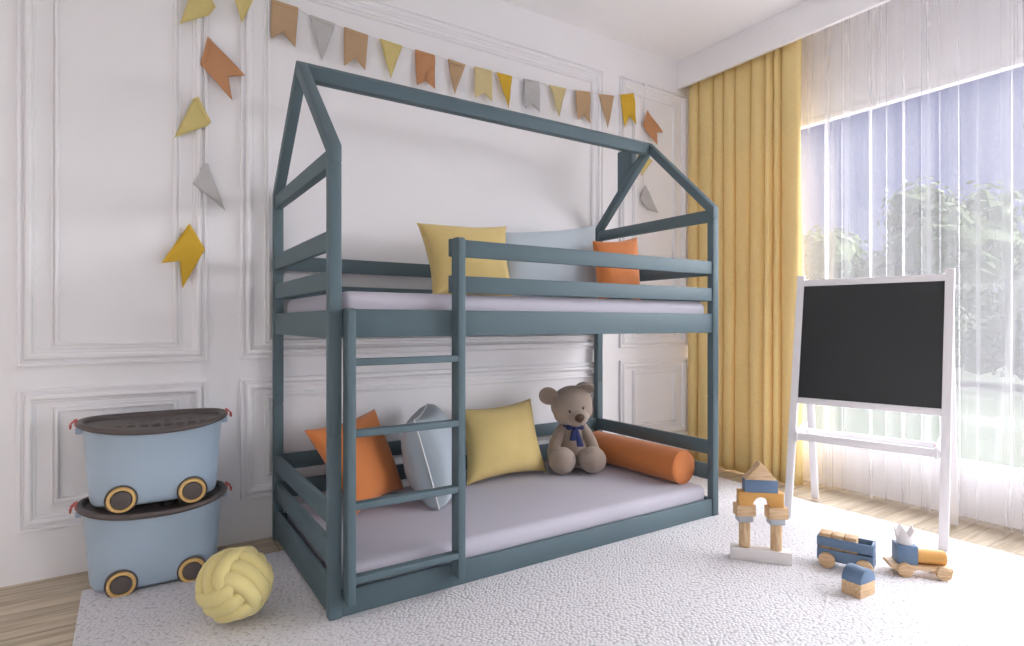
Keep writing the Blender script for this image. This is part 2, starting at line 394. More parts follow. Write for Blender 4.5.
# chimney on the rear rafter of the far gable
bm = bmesh.new(); ya, yb = .615, .740
hexa(bm, [(L-PX+.001,ya,R-(ya-c)*sl-.01),(L-.001,ya,R-(ya-c)*sl-.01),(L-.001,yb,R-(yb-c)*sl-.01),(L-PX+.001,yb,R-(yb-c)*sl-.01),(L-PX+.001,ya,2.138),(L-.001,ya,2.138),(L-.001,yb,2.138),(L-PX+.001,yb,2.138)], .002)
obj('chimney', bm, M['bed'], bed)

# mattresses
def mattress(z0, z1, label, x0=.052, x1=2.036):
    bm = bmesh.new(); t = bmesh.new()
    nx, ny = 60, 30
    x0_, x1_, y0, y1 = x0, x1, .033, .932
    box(t, x0_, x1_, y0, y1, z0, z1, .040, 6); merge(bm, t)
    return tag(obj('mattress', bm, M['matt'], smooth=60), label, 'mattress', 'mattresses of the bunk bed')
mattress(.069, .170, 'pale lavender grey mattress on the lower bunk under the cushions and teddy bear')
mattress(1.049, 1.162, 'pale lavender grey mattress on the upper bunk behind the guard rails')

# ------------------------------------------------------------------ cushions
def cushion(name, BL, BR, TR, TL, th, m, label, group, pinch=.08, seed=1, ex=.40, sag=None, piping=None, fold=0.):
    C = [Vector(p) for p in (BL, BR, TR, TL)]
    cen = sum(C, Vector())/4
    nrm = ((C[1]-C[0])+(C[2]-C[3])).cross((C[3]-C[0])+(C[2]-C[1])).normalized()   # front normal
    N = 30
    def base(u, v):
        uu = u*(1-pinch*(1-v*v)*abs(u)); vv = v*(1-pinch*(1-u*u)*abs(v))
        a, b_ = (uu+1)/2, (vv+1)/2
        return (C[0]*(1-a)+C[1]*a)*(1-b_) + (C[3]*(1-a)+C[2]*a)*b_
    bm = bmesh.new()
    def side(s):
        g = []
        for i in range(N+1):
            row = []
            for j in range(N+1):
                u = math.sin((i/N*2-1)*PI/2)*.5+(i/N*2-1)*.5; v = math.sin((j/N*2-1)*PI/2)*.5+(j/N*2-1)*.5
                e = max(0, (1-u*u)*(1-v*v))
                h = th/2*(e**ex)
                w = noise.noise(Vector((u*1.7+seed*7, v*1.7, s*3)))*.10 + noise.noise(Vector((u*4+seed, v*4, s)))*.035
                # puckers that run from the corners
                for cu in (-1, 1):
                    for cv in (-1, 1):
                        dx, dy = u-cu, v-cv; d = math.hypot(dx, dy)
                        if d < .9: w += .05*math.sin(math.atan2(dy, dx)*9+seed)*(1-d/.9)*d
                h *= (1+w)
                p = base(u, v)+nrm*s*h
                row.append(p)
            g.append(row)
        return g
    F, B = side(1), side(-1)
    vf = [[bm.verts.new(p) for p in r] for r in F]
    vb = [[(vf[i][j] if i in (0, N) or j in (0, N) else bm.verts.new(B[i][j])) for j in range(N+1)] for i in range(N+1)]
    for i in range(N):
        for j in range(N):
            bm.faces.new([vf[i][j], vf[i+1][j], vf[i+1][j+1], vf[i][j+1]])
            bm.faces.new([vb[i][j], vb[i][j+1], vb[i+1][j+1], vb[i+1][j]])
    for v in bm.verts: v.co -= cen
    o = obj(name, bm, m, smooth=180, loc=cen)
    tag(o, label, 'cushion', group)
    # seam cord round the edge, a part
    sb = bmesh.new(); pts = []
    for i in range(N): pts.append(F[i][0])
    for j in range(N): pts.append(F[N][j])
    for i in range(N, 0, -1): pts.append(F[i][N])
    for j in range(N, 0, -1): pts.append(F[0][j])
    tube(sb, [p-cen for p in pts], .0042 if piping else .0022, 8, True)
    obj('piping' if piping else 'seam', sb, piping or m, o, 180)
    return o
G1, G2 = 'cushions on the upper bunk', 'cushions on the lower bunk'
cushion('cushion', (.62,.48,1.168), (1.10,.52,1.172), (1.150,.665,1.575), (.622,.665,1.545), .19, M['yel'], 'yellow square cushion standing behind the upper guard rails, beside the ladder post', G1, seed=2, pinch=.13)
cushion('cushion', (1.10,.62,1.175), (1.775,.60,1.175), (1.815,.69,1.645), (1.12,.72,1.545), .17, M['blu'], 'large pale blue pillow between the yellow and the orange cushion on the upper bunk', G1, seed=5)
cushion('cushion', (1.60,.42,1.175), (1.915,.41,1.175), (1.975,.50,1.560), (1.62,.49,1.510), .13, M['ora'], 'orange square cushion on the upper bunk under the right gable', G1, seed=9, pinch=.10)
cushion('cushion', (.27,.53,.19), (.585,.75,.205), (.47,.85,.605), (.075,.65,.566), .15, M['ora'], 'orange square cushion leaning at the left end of the lower bunk behind the ladder', G2, seed=4, pinch=.10)
cushion('cushion', (.63,.43,.178), (.83,.79,.180), (.775,.87,.61), (.535,.50,.59), .27, M['gry'], 'grey blue piped cushion seen edge-on between the orange and yellow lower cushions', G2, seed=7, piping=M['pipe'], pinch=.06, ex=.30)
cushion('cushion', (.925,.70,.185), (1.470,.73,.178), (1.435,.845,.592), (.945,.83,.570), .19, M['yel'], 'yellow square cushion on the lower bunk beside the grey teddy bear', G2, seed=3, pinch=.12)

# bolster
bol = thing('bolster', 'orange cylindrical bolster lying along the right end of the lower bunk', 'bolster', (1.93, .52, .17))
A = Vector((1.948, .115, .262)); Bq = Vector((1.935, .82, .262)); ax = (Bq-A); ln = ax.length
rq = ax.to_track_quat('Z', 'Y').to_matrix().to_4x4()
T = Matrix.Translation(A-Vector(bol.location)) @ rq
rb = .091
prof = [(0, .004), (.03, .002), (rb-.02, -.001), (rb-.008, .002), (rb-.002, .008), (rb, .018), (rb*1.01, ln*.3), (rb*1.01, ln*.7), (rb, ln-.018), (rb-.002, ln-.008), (rb-.008, ln-.002), (rb-.02, ln+.001), (0, ln)]
bm = bmesh.new(); lathe(bm, prof, T, 48); obj('bolster_body', bm, M['ora'], bol, 60)
for h in (.006, ln-.006):
    bm = bmesh.new(); tube(bm, [T @ Vector(((rb-.002)*math.cos(a), (rb-.002)*math.sin(a), h)) for a in [2*PI*i/48 for i in range(48)]], .0035, 8, True); obj('seam', bm, M['ora'], bol, 180)

# ------------------------------------------------------------------ teddy bear
bear = thing('teddy_bear', 'seated taupe plush teddy bear with navy neck bow on the lower bunk', 'teddy bear', (1.655, .715, .175), math.radians(-27))
def remesh(o, vox=.006, it=6):
    r = o.modifiers.new('r', 'REMESH'); r.mode = 'VOXEL'; r.voxel_size = vox; r.use_smooth_shade = True
    s = o.modifiers.new('s', 'SMOOTH'); s.factor = .6; s.iterations = it
    return o
bm = bmesh.new()
ell(bm, (0, .01, .105), (.098, .088, .11)); ell(bm, (0, .015, .20), (.072, .066, .085)); ell(bm, (0, .01, .265), (.048, .048, .05))
remesh(obj('torso', bm, M['bear'], bear, 180))
for s in (-1, 1):
    bm = bmesh.new()   # arm hangs down beside the body
    P = [(.062*s, .0, .245), (.085*s, -.008, .205), (.108*s, -.016, .155), (.122*s, -.03, .105), (.126*s, -.05, .068)]
    for i in range(len(P)-1):
        for k in range(5):
            a = Vector(P[i]).lerp(Vector(P[i+1]), k/5); f = (i+k/5)/4
            q = .030+.012*math.sin(f*PI*.75); ell(bm, a, (q*.92, q, q), None, 16, 10)
    remesh(obj('arm', bm, M['bear'], bear, 180))
    bm = bmesh.new()   # leg reaches forward, the round foot shows its sole
    for k in range(9):
        f = k/8; a = Vector((.05*s, -.02, .07)).lerp(Vector((.086*s, -.125, .076)), f); q = .058+.004*f
        ell(bm, a, (q, q, q), None, 16, 10)
    ell(bm, (.090*s, -.140, .078), (.079, .066, .077))
    lg = remesh(obj('leg', bm, M['bear'], bear, 180))
    bm = bmesh.new(); tube(bm, [(.090*s+.070*math.cos(a), -.168, .078+.068*math.sin(a)) for a in [2*PI*i/40 for i in range(40)]], .0022, 6, True)
    obj('sole_seam', bm, M['bear'], lg, 180)
hm = Matrix.Translation((-.008, -.016, .374)) @ rot('Z', 3) @ rot('Y', -13) @ rot('X', 11) @ Matrix.Diagonal((1.18, 1.12, 1.12, 1))
hr = (rot('Z', 3) @ rot('Y', -13) @ rot('X', 11))
bm = bmesh.new()
def hell(bm, c, r, rm=None, u=28, v=18): ell(bm, hm @ Vector(c), tuple(q*1.13 for q in r), hr @ (rm or Matrix()), u, v)
hell(bm, (0, 0, .012), (.112, .096, .098)); hell(bm, (0, -.01, -.030), (.106, .088, .066)); hell(bm, (0, -.072, -.040), (.060, .058, .048))
head = remesh(obj('head', bm, M['bear'], bear, 180), .006, 8)
def part(name, fn, m, par, sm=180):
    bm = bmesh.new(); fn(bm); return obj(name, bm, m, par, sm)
for s in (-1, 1):
    rm = rot('Z', -25) @ rot('Y', 25*s) if s < 0 else rot('Z', 18) @ rot('Y', 40) @ rot('X', 52)
    pos = (-.100, .012, .092) if s < 0 else (.078, -.012, .104)
    bm = bmesh.new()
    # cupped ear: a bowl opening to the front
    prof = [(0, -.006), (.022, -.004), (.036, .006), (.0435, .020), (.046, .024), (.045, .030), (.038, .020), (.024, .010), (0, .007)]
    rm2 = hm @ Matrix.Translation(pos) @ rm @ rot('X', 90)
    lathe(bm, [(r*1.08, h) for r, h in prof], rm2, 28)
    for v in bm.verts: pass
    obj('ear', bm, M['bear'], head, 180)
    part('eye', lambda b: hell(b, (.034*s, -.088, .008), (.0075, .006, .0075), None, 14, 10), M['dark'], head)
    bm = bmesh.new(); tube(bm, [hm @ Vector(((.034+.015*q)*s, -.093+abs(q)*.004, .018-.006*q*q)) for q in (-1, -.5, 0, .5, 1)], .002, 6); obj('eyelid_stitch', bm, M['bear2'], head, 180)
nz = part('nose', lambda b: (hell(b, (0, -.128, -.022), (.027, .016, .021)), hell(b, (0, -.126, -.034), (.016, .013, .014))), M['nose'], head)
remesh(nz, .003, 4)
bm = bmesh.new(); tube(bm, [hm @ Vector(p) for p in ((0, -.134, -.040), (0, -.131, -.056), (0, -.124, -.068))], .0018, 6)
tube(bm, [hm @ Vector(p) for p in ((-.034, -.108, -.066), (-.018, -.119, -.071), (0, -.124, -.068), (.018, -.119, -.071), (.034, -.108, -.066))], .0018, 6)
obj('mouth_stitch', bm, M['bear2'], head, 180)
# ribbon round the neck and two tails
bow = bpy.data.objects.new('neck_bow', None); COL.objects.link(bow); bow.parent = bear
bm = bmesh.new(); tube(bm, [(.056*math.cos(a), .0+.064*math.sin(a), .262) for a in [2*PI*i/36 for i in range(36)]], .011, 10, True); obj('neck_band', bm, M['navy'], bow, 180)
bm = bmesh.new(); ell(bm, (0, -.074, .252), (.014, .012, .013)); obj('bow_knot', bm, M['navy'], bow, 180)
for s in (-1, 1):
    bm = bmesh.new(); ell(bm, (.028*s, -.072, .256), (.026, .011, .014), rot('Y', 8*s)); obj('bow_loop', bm, M['navy'], bow, 180)
for P, wd in (([(-.004, -.076, .250), (-.012, -.086, .225), (-.018, -.094, .182)], .018), ([(.006, -.078, .248), (.014, -.090, .21), (.026, -.104, .148)], .020)):
    bm = bmesh.new(); P = [Vector(p) for p in P]; rows = []
    for i in range(9):
        f = i/8*2; k = min(1, int(f)); p = P[k].lerp(P[k+1], f-k); w = wd*(.55+.45*i/8)
        rows.append([(p+Vector((w*q, -.004*(1-q*q), 0))) for q in (-1, -.5, 0, .5, 1)])
    fr = [[bm.verts.new(p) for p in r] for r in rows]; bk = [[bm.verts.new(p+Vector((0, .004, 0))) for p in r] for r in rows]
    for i in range(8):
        for j in range(4):
            bm.faces.new([fr[i][j], fr[i][j+1], fr[i+1][j+1], fr[i+1][j]]); bm.faces.new([bk[i][j], bk[i+1][j], bk[i+1][j+1], bk[i][j+1]])
        for j in (0, 4): bm.faces.new([fr[i][j], fr[i+1][j], bk[i+1][j], bk[i][j]])
    for i in (0, 8):
        for j in range(4): bm.faces.new([fr[i][j], bk[i][j], bk[i][j+1], fr[i][j+1]])
    obj('bow_tail', bm, M['navy'], bow, 60)

# ------------------------------------------------------------------ storage bins on wheels
def sup(a, b, th, n=2.7):
    c, s = math.cos(th), math.sin(th)
    return (a*math.copysign(abs(c)**(2/n), c), b*math.copysign(abs(s)**(2/n), s))
def make_bin(z, label):
    root = thing('storage_box', label, 'storage box', (-.490, .775, z), 0, 'toy storage boxes on wheels')
    N = 72
    def sad(th):   # rim dips along the long front side
        s = math.sin(th); k = 1-abs(math.cos(th))**1.6
        return (-.030 if s < 0 else -.004)*k
    def loft(rows, cap0=True, cap1=True):  # closed rings
        bm = bmesh.new(); R_ = []
        for a, b_, zz, sd in rows:
            R_.append([bm.verts.new((*sup(a, b_, 2*PI*i/N), zz+sd*sad(2*PI*i/N))) for i in range(N)])
        for A_, B_ in zip(R_, R_[1:]):
            for i in range(N): bm.faces.new([A_[i], A_[(i+1) % N], B_[(i+1) % N], B_[i]])
        if cap0: bm.faces.new(R_[0][::-1])
        if cap1: bm.faces.new(R_[-1])
        return bm
    tub = [(.200, .112, .014, 0), (.212, .126, .017, 0), (.220, .135, .028, 0), (.2235, .139, .045, 0), (.233, .149, .18, .3), (.243, .156, .318, 1), (.246, .159, .322, 1), (.246, .159, .330, 1)]
    obj('tub', loft(tub, True, False), M['tub'], root, 60)
    lid = [(.247, .160, .324, 1), (.258, .171, .322, 1), (.263, .176, .326, 1), (.264, .177, .334, 1), (.261, .174, .341, 1), (.255, .168, .343, 1), (.246, .158, .341, 1), (.242, .154, .334, 1), (.238, .150, .322, .95), (.231, .142, .302, .5), (.10, .05, .299, 0)]
    ld = obj('lid', loft(lid), M['lid'], root, 60)
    # raised lozenges of the lid
    for r_ in range(2):
        for i in range(9):
            bm = bmesh.new(); xx = -.17+i*.0425; yy = -.045+r_*.085
            lathe(bm, [(.0, .3165), (.011, .316), (.015, .3120), (.016, .296)], Matrix.Translation((xx, yy, 0)), 16); obj('lid_bump', bm, M['lid'], ld, 60)
    for sx in (-1, 1):
        for sy in (-1, 1):
            xx = -.117 if sx < 0 else .122
            Mx = Matrix.Translation((xx, sy*.143, .048)) @ rot('X', 90*(1 if sy < 0 else -1))
            w = bpy.data.objects.new('wheel', None); COL.objects.link(w); w.parent = root
            bm = bmesh.new(); lathe(bm, [(.054, -.03), (.055, -.004), (.054, .0), (.050, .0), (.050, -.012), (0, -.012)], Mx, 40)
            # the housing has no rim at the ground
            bmesh.ops.delete(bm, geom=[v for v in bm.verts if v.co.z < .006 and (v.co-Mx.translation).length > .04], context='VERTS')
            obj('wheel_arch', bm, M['lid'], w, 40)
            bm = bmesh.new(); lathe(bm, [(.036, -.012), (.036, .005), (.038, .008), (.045, .008), (.048, .005), (.048, -.012)], Mx, 40); obj('tyre', bm, M['tyre'], w, 40)
            bm = bmesh.new(); lathe(bm, [(.0345, -.012), (.0345, .006), (.032, .009), (.02, .0105), (0, .011)], Mx, 40); obj('hub', bm, M['lid'], w, 40)
        cl = bpy.data.objects.new('latch', None); COL.objects.link(cl); cl.parent = root
        bm = bmesh.new(); xx = .262*sx
        box(bm, *sorted((xx-.002*sx, xx+.006*sx)), -.020, .020, .322, .350, .003)
        obj('latch_plate', bm, M['red'], cl)
        bm = bmesh.new(); tube(bm, [(xx+.006*sx, -.020, .345), (xx+.020*sx, -.022, .330), (xx+.019*sx, -.018, .316), (xx+.019*sx, .018, .316), (xx+.020*sx, .022, .330), (xx+.006*sx, .020, .345)], .003, 8)
        obj('latch_loop', bm, M['red'], cl, 180)
        bm = bmesh.new(); box(bm, *sorted((xx-.018*sx, xx+.004*sx)), -.018, .018, .292, .318, .003); obj('latch_bracket', bm, M['tub'], cl)
    return root
make_bin(0.002, 'pale blue wheeled storage box with brown lid, on the floor under the other box')
make_bin(.324, 'pale blue wheeled storage box with brown lid, stacked on top of the other box')

# ------------------------------------------------------------------ knot ball cushion
RB = .109
def knot_ball():
    bm = bmesh.new(); AX = [Vector((1,0,0)), Vector((0,1,0)), Vector((0,0,1))]
    R3 = rot('Y', -36) @ rot('X', 4) @ rot('Z', -52)
    Q = R3.to_3x3()
    for k in range(3):
        n_ = AX[k]; u = AX[(k+1) % 3]; v = AX[(k+2) % 3]
        for o in (-1, 0, 1):
            pts = []
            for i in range(84):
                th = 2*PI*i/84
                c_, s_ = math.cos(th), math.sin(th)
                lift = 1-.135*math.cos(2*th)            # over the next set at +-u, under the other at +-v
                rad = RB*.80
                flat = (abs(c_)**2.6+abs(s_)**2.6)**(-1/2.6)   # a little squarish so the strands lie flat
                oo = o*RB*.44*(1+.10*math.cos(2*th))
                rr_ = rad*lift*flat*(.965 if o else 1.03)
                p = u*c_*rr_+v*s_*rr_+n_*oo
                p = p.normalized()*min(p.length, RB*1.02)
                pts.append(Q @ p)
            tube(bm, pts, RB*.235, 14, True, squash=lambda p, t: (p-t*p.dot(t)).normalized())
    return bm
kb = obj('knot_cushion', knot_ball(), M['knot'], smooth=180, loc=(-.272, .185, .141))
tag(kb, 'mustard yellow knotted ball cushion on the rug beside the blue storage boxes', 'knot cushion')

# ------------------------------------------------------------------ blackboard easel
P0 = Vector((2.36, -.224, FZ)); exv = Vector((.237, -.972, 0)).normalized()
ang = math.atan2(exv.y, exv.x)
eas = thing('chalkboard_easel', 'white A-frame easel with black chalkboard in front of the sheer curtain', 'easel', P0, ang)
# local: +x along the board, +y away from the viewer, z up
LW, LT = .038, .022
HT = 1.300; BX = .676; lean = .222
def sleg(name, x, y0, y1, z1, par, w=LW, t=LT):
    bm = bmesh.new(); z0 = 0
    hexa(bm, [(x-w/2, y0, z0), (x+w/2, y0, z0), (x+w/2, y0+t, z0), (x-w/2, y0+t, z0), (x-w/2, y1, z1), (x+w/2, y1, z1), (x+w/2, y1+t, z1), (x-w/2, y1+t, z1)], .003)
    return obj(name, bm, M['easel'], par)
for x in (0, BX): sleg('front_leg', x, 0, lean, HT, eas)
for x in (.006, BX-.012): sleg('rear_leg', x, .455, lean+.026, HT-.02, eas)
def fy(z): return lean*z/HT
def panel(name, x0, x1, z0, z1, d0, d1, m, bev=.002):
    bm = bmesh.new()
    hexa(bm, [(x0, fy(z0)+d0, z0), (x1, fy(z0)+d0, z0), (x1, fy(z0)+d1, z0), (x0, fy(z0)+d1, z0), (x0, fy(z1)+d0, z1), (x1, fy(z1)+d0, z1), (x1, fy(z1)+d1, z1), (x0, fy(z1)+d1, z1)], bev)
    return obj(name, bm, m, eas)
panel('top_rail', LW/2-.002, BX-LW/2+.002, 1.240, 1.274, .000, .020, M['easel'])
panel('bottom_rail', LW/2-.002, BX-LW/2+.002, .600, .632, .000, .020, M['easel'])
panel('chalkboard', LW/2-.004, BX-LW/2+.004, .622, 1.250, .007, .014, M['slate'])
# tray between the legs
tr_ = bpy.data.objects.new('tray', None); COL.objects.link(tr_); tr_.parent = eas
zt = .412; yf = fy(zt)
def tb(name, a, bev=.002):
    bm = bmesh.new(); box(bm, *a, bev); return obj(name, bm, M['easel'], tr_)
xa, xb = LW/2-.001, BX-LW/2+.001
tb('tray_lip', (xa, xb, yf-.012, yf, zt-.004, zt+.036))
tb('tray_floor', (xa, xb, yf-.002, yf+.150, zt, zt+.009))
tb('tray_back', (xa, xb, yf+.140, yf+.152, zt, zt+.040))
for x in (xa+.004, xb-.020):
    bm = bmesh.new(); prism(bm, [(yf-.022, zt-.012), (yf+.152, zt-.004), (yf+.152, zt+.075), (yf+.115, zt+.075), (yf-.022, zt+.044)], x, x+.012, 'x', .002); o = obj('tray_end', bm, M['easel'], tr_)
    if x > .3:
        bm = bmesh.new(); box(bm, x-.004, x+.001, yf+.010, yf+.040, zt+.042, zt+.052, .001); obj('tray_clip', bm, M['redchip'], tr_)['label'] = 'small red clip'

# ------------------------------------------------------------------ wooden toys
def arrs(a): return a
eT = Vector((.618, -.786, 0)); mT = Vector((.786, .618, 0)); aT = Vector((1.631, -.413, 0)); angT = math.atan2(eT.y, eT.x)
def at(s, o=.03): return aT+eT*s+mT*o
GT = 'blocks of the toy tower'
def block(name, bm, m, s, z, label, yaw=0., cat='toy block', o=.032, par=None):
    p = at(s, o); ob = obj(name, bm, m, None, 40, (p.x, p.y, z)); ob.rotation_euler = (0, 0, angT+math.radians(yaw))
    return tag(ob, label, cat, GT)
def bx(w, d, h, bev=.003):
    bm = bmesh.new(); box(bm, -w/2, w/2, -d/2, d/2, 0, h, bev); return bm
block('toy_plank', bx(.247, .060, .053), M['twhite'], .1235, FZ, 'white plank at the foot of the toy block tower, lying on the rug')
zc = FZ+.053
for s, lb in ((.059, 'wooden cylinder pillar on the end of the white plank nearer the bed'), (.187, 'wooden cylinder pillar on the end of the white plank nearer the easel')):
    bm = bmesh.new(); lathe(bm, [(0, 0), (.021, 0), (.0235, .0025), (.0235, .1095), (.021, .112), (0, .112)], None, 32)
    block('toy_pillar', bm, M['beechv'], s, zc, lb)
zc += .112
for s, lb in ((.057, 'grey block capping the tower pillar nearer the bed'), (.185, 'grey block capping the tower pillar nearer the easel')):
    block('toy_block', bx(.062, .052, .026), M['tgrey'], s, zc, lb, 16)
zc += .026
for s, lb in ((.058, 'beech block under the bed-side foot of the orange arch'), (.187, 'beech block under the easel-side foot of the orange arch')):
    block('toy_block', bx(.082, .056, .050), M['beech'], s, zc, lb, 18)
zc += .050
bm = bmesh.new(); pts = [(-.092, 0), (-.034, 0)]+[(-.034*math.cos(a), .040*math.sin(a)) for a in [PI*i/16 for i in range(1, 16)]]+[(.034, 0), (.092, 0), (.092, .060), (-.092, .060)]
prism(bm, pts, -.028, .028, 'y', .0015)
block('toy_arch', bm, M['tora'], .1215, zc, 'orange arch block bridging the two pillars of the toy tower', 8)
zc += .060
block('toy_block', bx(.136, .058, .054), M['tblue'], .1215, zc, 'blue rectangular block on top of the orange arch', 10)
zc += .054
bm = bmesh.new(); prism(bm, [(-.066, 0), (.066, 0), (.004, .072), (-.004, .072)], -.029, .029, 'y', .002)
block('toy_roof', bm, M['beech'], .120, zc, 'wooden triangle block forming the peak of the toy tower', 10, o=.033)

# wagon
eW = Vector((.33, -.944, 0)).normalized(); mW = Vector((-eW.y, eW.x, 0)); angW = math.atan2(eW.y, eW.x)
aW = Vector((1.895, -.693, FZ))
wag = thing('toy_wagon', 'blue slatted toy wagon loaded with wooden blocks on the rug', 'toy wagon', aW, angW)
x0, x1, d0, d1 = -.040, .169, .008, .090
def wp(name, a, m, par=wag, bev=.0025):
    bm = bmesh.new(); box(bm, *a, bev); return obj(name, bm, m, par)
wp('wagon_floor', (x0, x1, d0, d1, .030, .040), M['tblue'])
for y in (d0, d1-.008):
    wp('side_slat', (x0, x1, y, y+.008, .028, .076), M['tblue']); wp('side_slat', (x0, x1, y, y+.008, .086, .125), M['tblue'])
for x in (x0, x1-.009): wp('end_panel', (x, x+.009, d0+.008, d1-.008, .040, .125), M['tblue'])
def wheel(par, x, y, r, th, z=None):
    bm = bmesh.new(); Mx = Matrix.Translation((x, y, z or r)) @ rot('X', 90)
    lathe(bm, [(0, th/2), (r*.9, th/2), (r, th/2-.003), (r, -th/2+.003), (r*.9, -th/2), (0, -th/2)], Mx, 32)
    return obj('wheel', bm, M['beech'], par, 40)
for x in (0, .137):
    for y in (.001, d1+.007): wheel(wag, x, y, .032, .014)
angle_pts = [(-.008, .048, .044, .030, 'wooden block at the tower end of the blue wagon load'), (.041, .048, .044, .030, 'wooden block in the middle of the blue wagon load'), (.087, .049, .044, .030, 'wooden block at the easel end of the blue wagon load')]
for s, o, w, d, lb in angle_pts:
    p = aW+eW*(s-.002)+mW*o; bm = bmesh.new(); box(bm, -w/2, w/2, -d, d, 0, .100, .003)
    q = obj('toy_block', bm, M['beech'], None, 40, (p.x, p.y, FZ+.040)); q.rotation_euler = (0, 0, angW); tag(q, lb, 'toy block', 'blocks loaded in the toy wagon')

# little house block
hs = thing('toy_house', 'small wooden house block with blue barrel roof in front of the wagon', 'toy block', (1.766, -.886, FZ), math.radians(-3))
bm = bmesh.new(); box(bm, -.050, .050, -.037, .037, 0, .052, .003); obj('house_base', bm, M['beech'], hs)
bm = bmesh.new(); prism(bm, [(.050*math.cos(a), .052+.050*math.sin(a)) for a in [PI*i/24 for i in range(25)]], -.037, .037, 'y', .002); obj('house_roof', bm, M['tblue'], hs, 30)['label'] = 'blue barrel roof'

# truck
eK = Vector((.668, -.744, 0)).normalized(); mK = Vector((-eK.y, eK.x, 0)); angK = math.atan2(eK.y, eK.x); aK = Vector((2.067, -.923, FZ))
trk = thing('toy_truck', 'wooden toy truck with blue cab block and orange barrel on the rug', 'toy truck', aK, angK)
bm = bmesh.new(); y0, y1 = .012, .092
pts = [(-.052, .046), (-.058, .040), (-.052, .031), (-.030, .023), (.03, .022), (.045, .030), (.095, .030), (.108, .022), (.16, .022), (.172, .030), (.172, .042), (.166, .048)]
prism(bm, pts, y0, y1, 'y', .002); obj('truck_base', bm, M['beech'], trk)
for x in (0, .137):
    for y in (.010, .094): wheel(trk, x, y, .028, .022)
bm = bmesh.new(); box(bm, -.024, .050, .018, .088, .047, .124, .003); obj('cab', bm, M['tblue'], trk)['label'] = 'blue cab block'
bm = bmesh.new(); lathe(bm, [(0, 0), (.026, 0), (.029, .003), (.029, .102), (.026, .105), (0, .105)], Matrix.Translation((.051, .052, .0765)) @ rot('Y', 90), 32); obj('barrel', bm, M['tora'], trk)['label'] = 'orange barrel'
pc = aK+eK*.013+mK*.053
bm = bmesh.new(); n_ = 40; r0, r1 = .029, .041; ri = []
for rad, dz in ((0, 0), (-.004, 0)):
    lo, hi = [], []
    for i in range(n_):
        a = 2*PI*i/n_; ph = (i*5/n_) % 1; tri = 1-abs(2*ph-1); h = .034+.036*tri
        lo.append(bm.verts.new(((r0+rad)*math.cos(a), (r0+rad)*math.sin(a), 0)))
        q = r0+(r1-r0)*h/.072+rad; hi.append(bm.verts.new((q*math.cos(a), q*math.sin(a), h)))
    ri.append((lo, hi))
for i in range(n_):
    j = (i+1) % n_
    bm.faces.new([ri[0][0][i], ri[0][0][j], ri[0][1][j], ri[0][1][i]]); bm.faces.new([ri[1][0][j], ri[1][0][i], ri[1][1][i], ri[1][1][j]])
    bm.faces.new([ri[0][1][i], ri[0][1][j], ri[1][1][j], ri[1][1][i]]); bm.faces.new([ri[0][0][j], ri[0][0][i], ri[1][0][i], ri[1][0][j]])
cr = obj('crown_toy', bm, M['twhite'], None, 40, (pc.x, pc.y, FZ+.124)); cr.rotation_euler = (0, 0, .3)
tag(cr, 'small pale grey crown standing on the blue cab of the toy truck', 'toy crown')

# ------------------------------------------------------------------ curtains
def yellow_curtain():
    bm = bmesh.new(); rnd = random.Random(11)
    y0, y1 = .968, .085; N = 420; Z = 34; z0, z1 = .012, 2.96
    # fold positions: irregular
    edges = [0]; 
    while edges[-1] < 1: edges.append(edges[-1]+rnd.choice([.035, .06, .085, .11, .15]))
    sc_ = 1/edges[-1]; edges = [e*sc_ for e in edges]; nf = len(edges)-1
    amp = [rnd.uniform(.020, .036) for _ in range(nf+1)]; offs = [rnd.uniform(-.012, .012) for _ in range(nf+1)]
    def prof(s, tz):
        k = 0
        while k < nf-1 and s > edges[k+1]: k += 1
        f = (s-edges[k])/(edges[k+1]-edges[k]); f = min(max(f, 0), 1)
        c_ = math.sin(f*PI)**.38
        return -c_*amp[k]*2.0+offs[k]*math.sin(f*PI)+.022*math.exp(-(min(f, 1-f)*(edges[k+1]-edges[k])/.006)**2)
    rows = []
    for j in range(Z+1):
        tz = j/Z; z = z1+(z0-z1)*tz; row = []
        for i in range(N+1):
            s = i/N
            w = .010*noise.noise(Vector((s*5, tz*1.3, 2)))
            gather = .85+.15*math.sin(tz*PI)
            ss = s+.008*noise.noise(Vector((s*9, tz*2, 5)))
            x = 3.012+prof(min(max(ss, 0), 1), tz)*(.75+.35*tz)+w*(.3+tz)
            y = y0+(y1-y0)*s+.006*noise.noise(Vector((s*7, tz*3, 9)))*tz
            row.append(bm.verts.new((x, y, z)))
        rows.append(row)
    for j in range(Z):
        for i in range(N): bm.faces.new([rows[j][i], rows[j][i+1], rows[j+1][i+1], rows[j+1][i]])
    o = obj('curtain', bm, M['curtain'], smooth=180)
    s = o.modifiers.new('t', 'SOLIDIFY'); s.thickness = .003; s.offset = 0
    return tag(o, 'yellow linen curtain hanging in folds from the pelmet beside the window', 'curtain')
yellow_curtain()
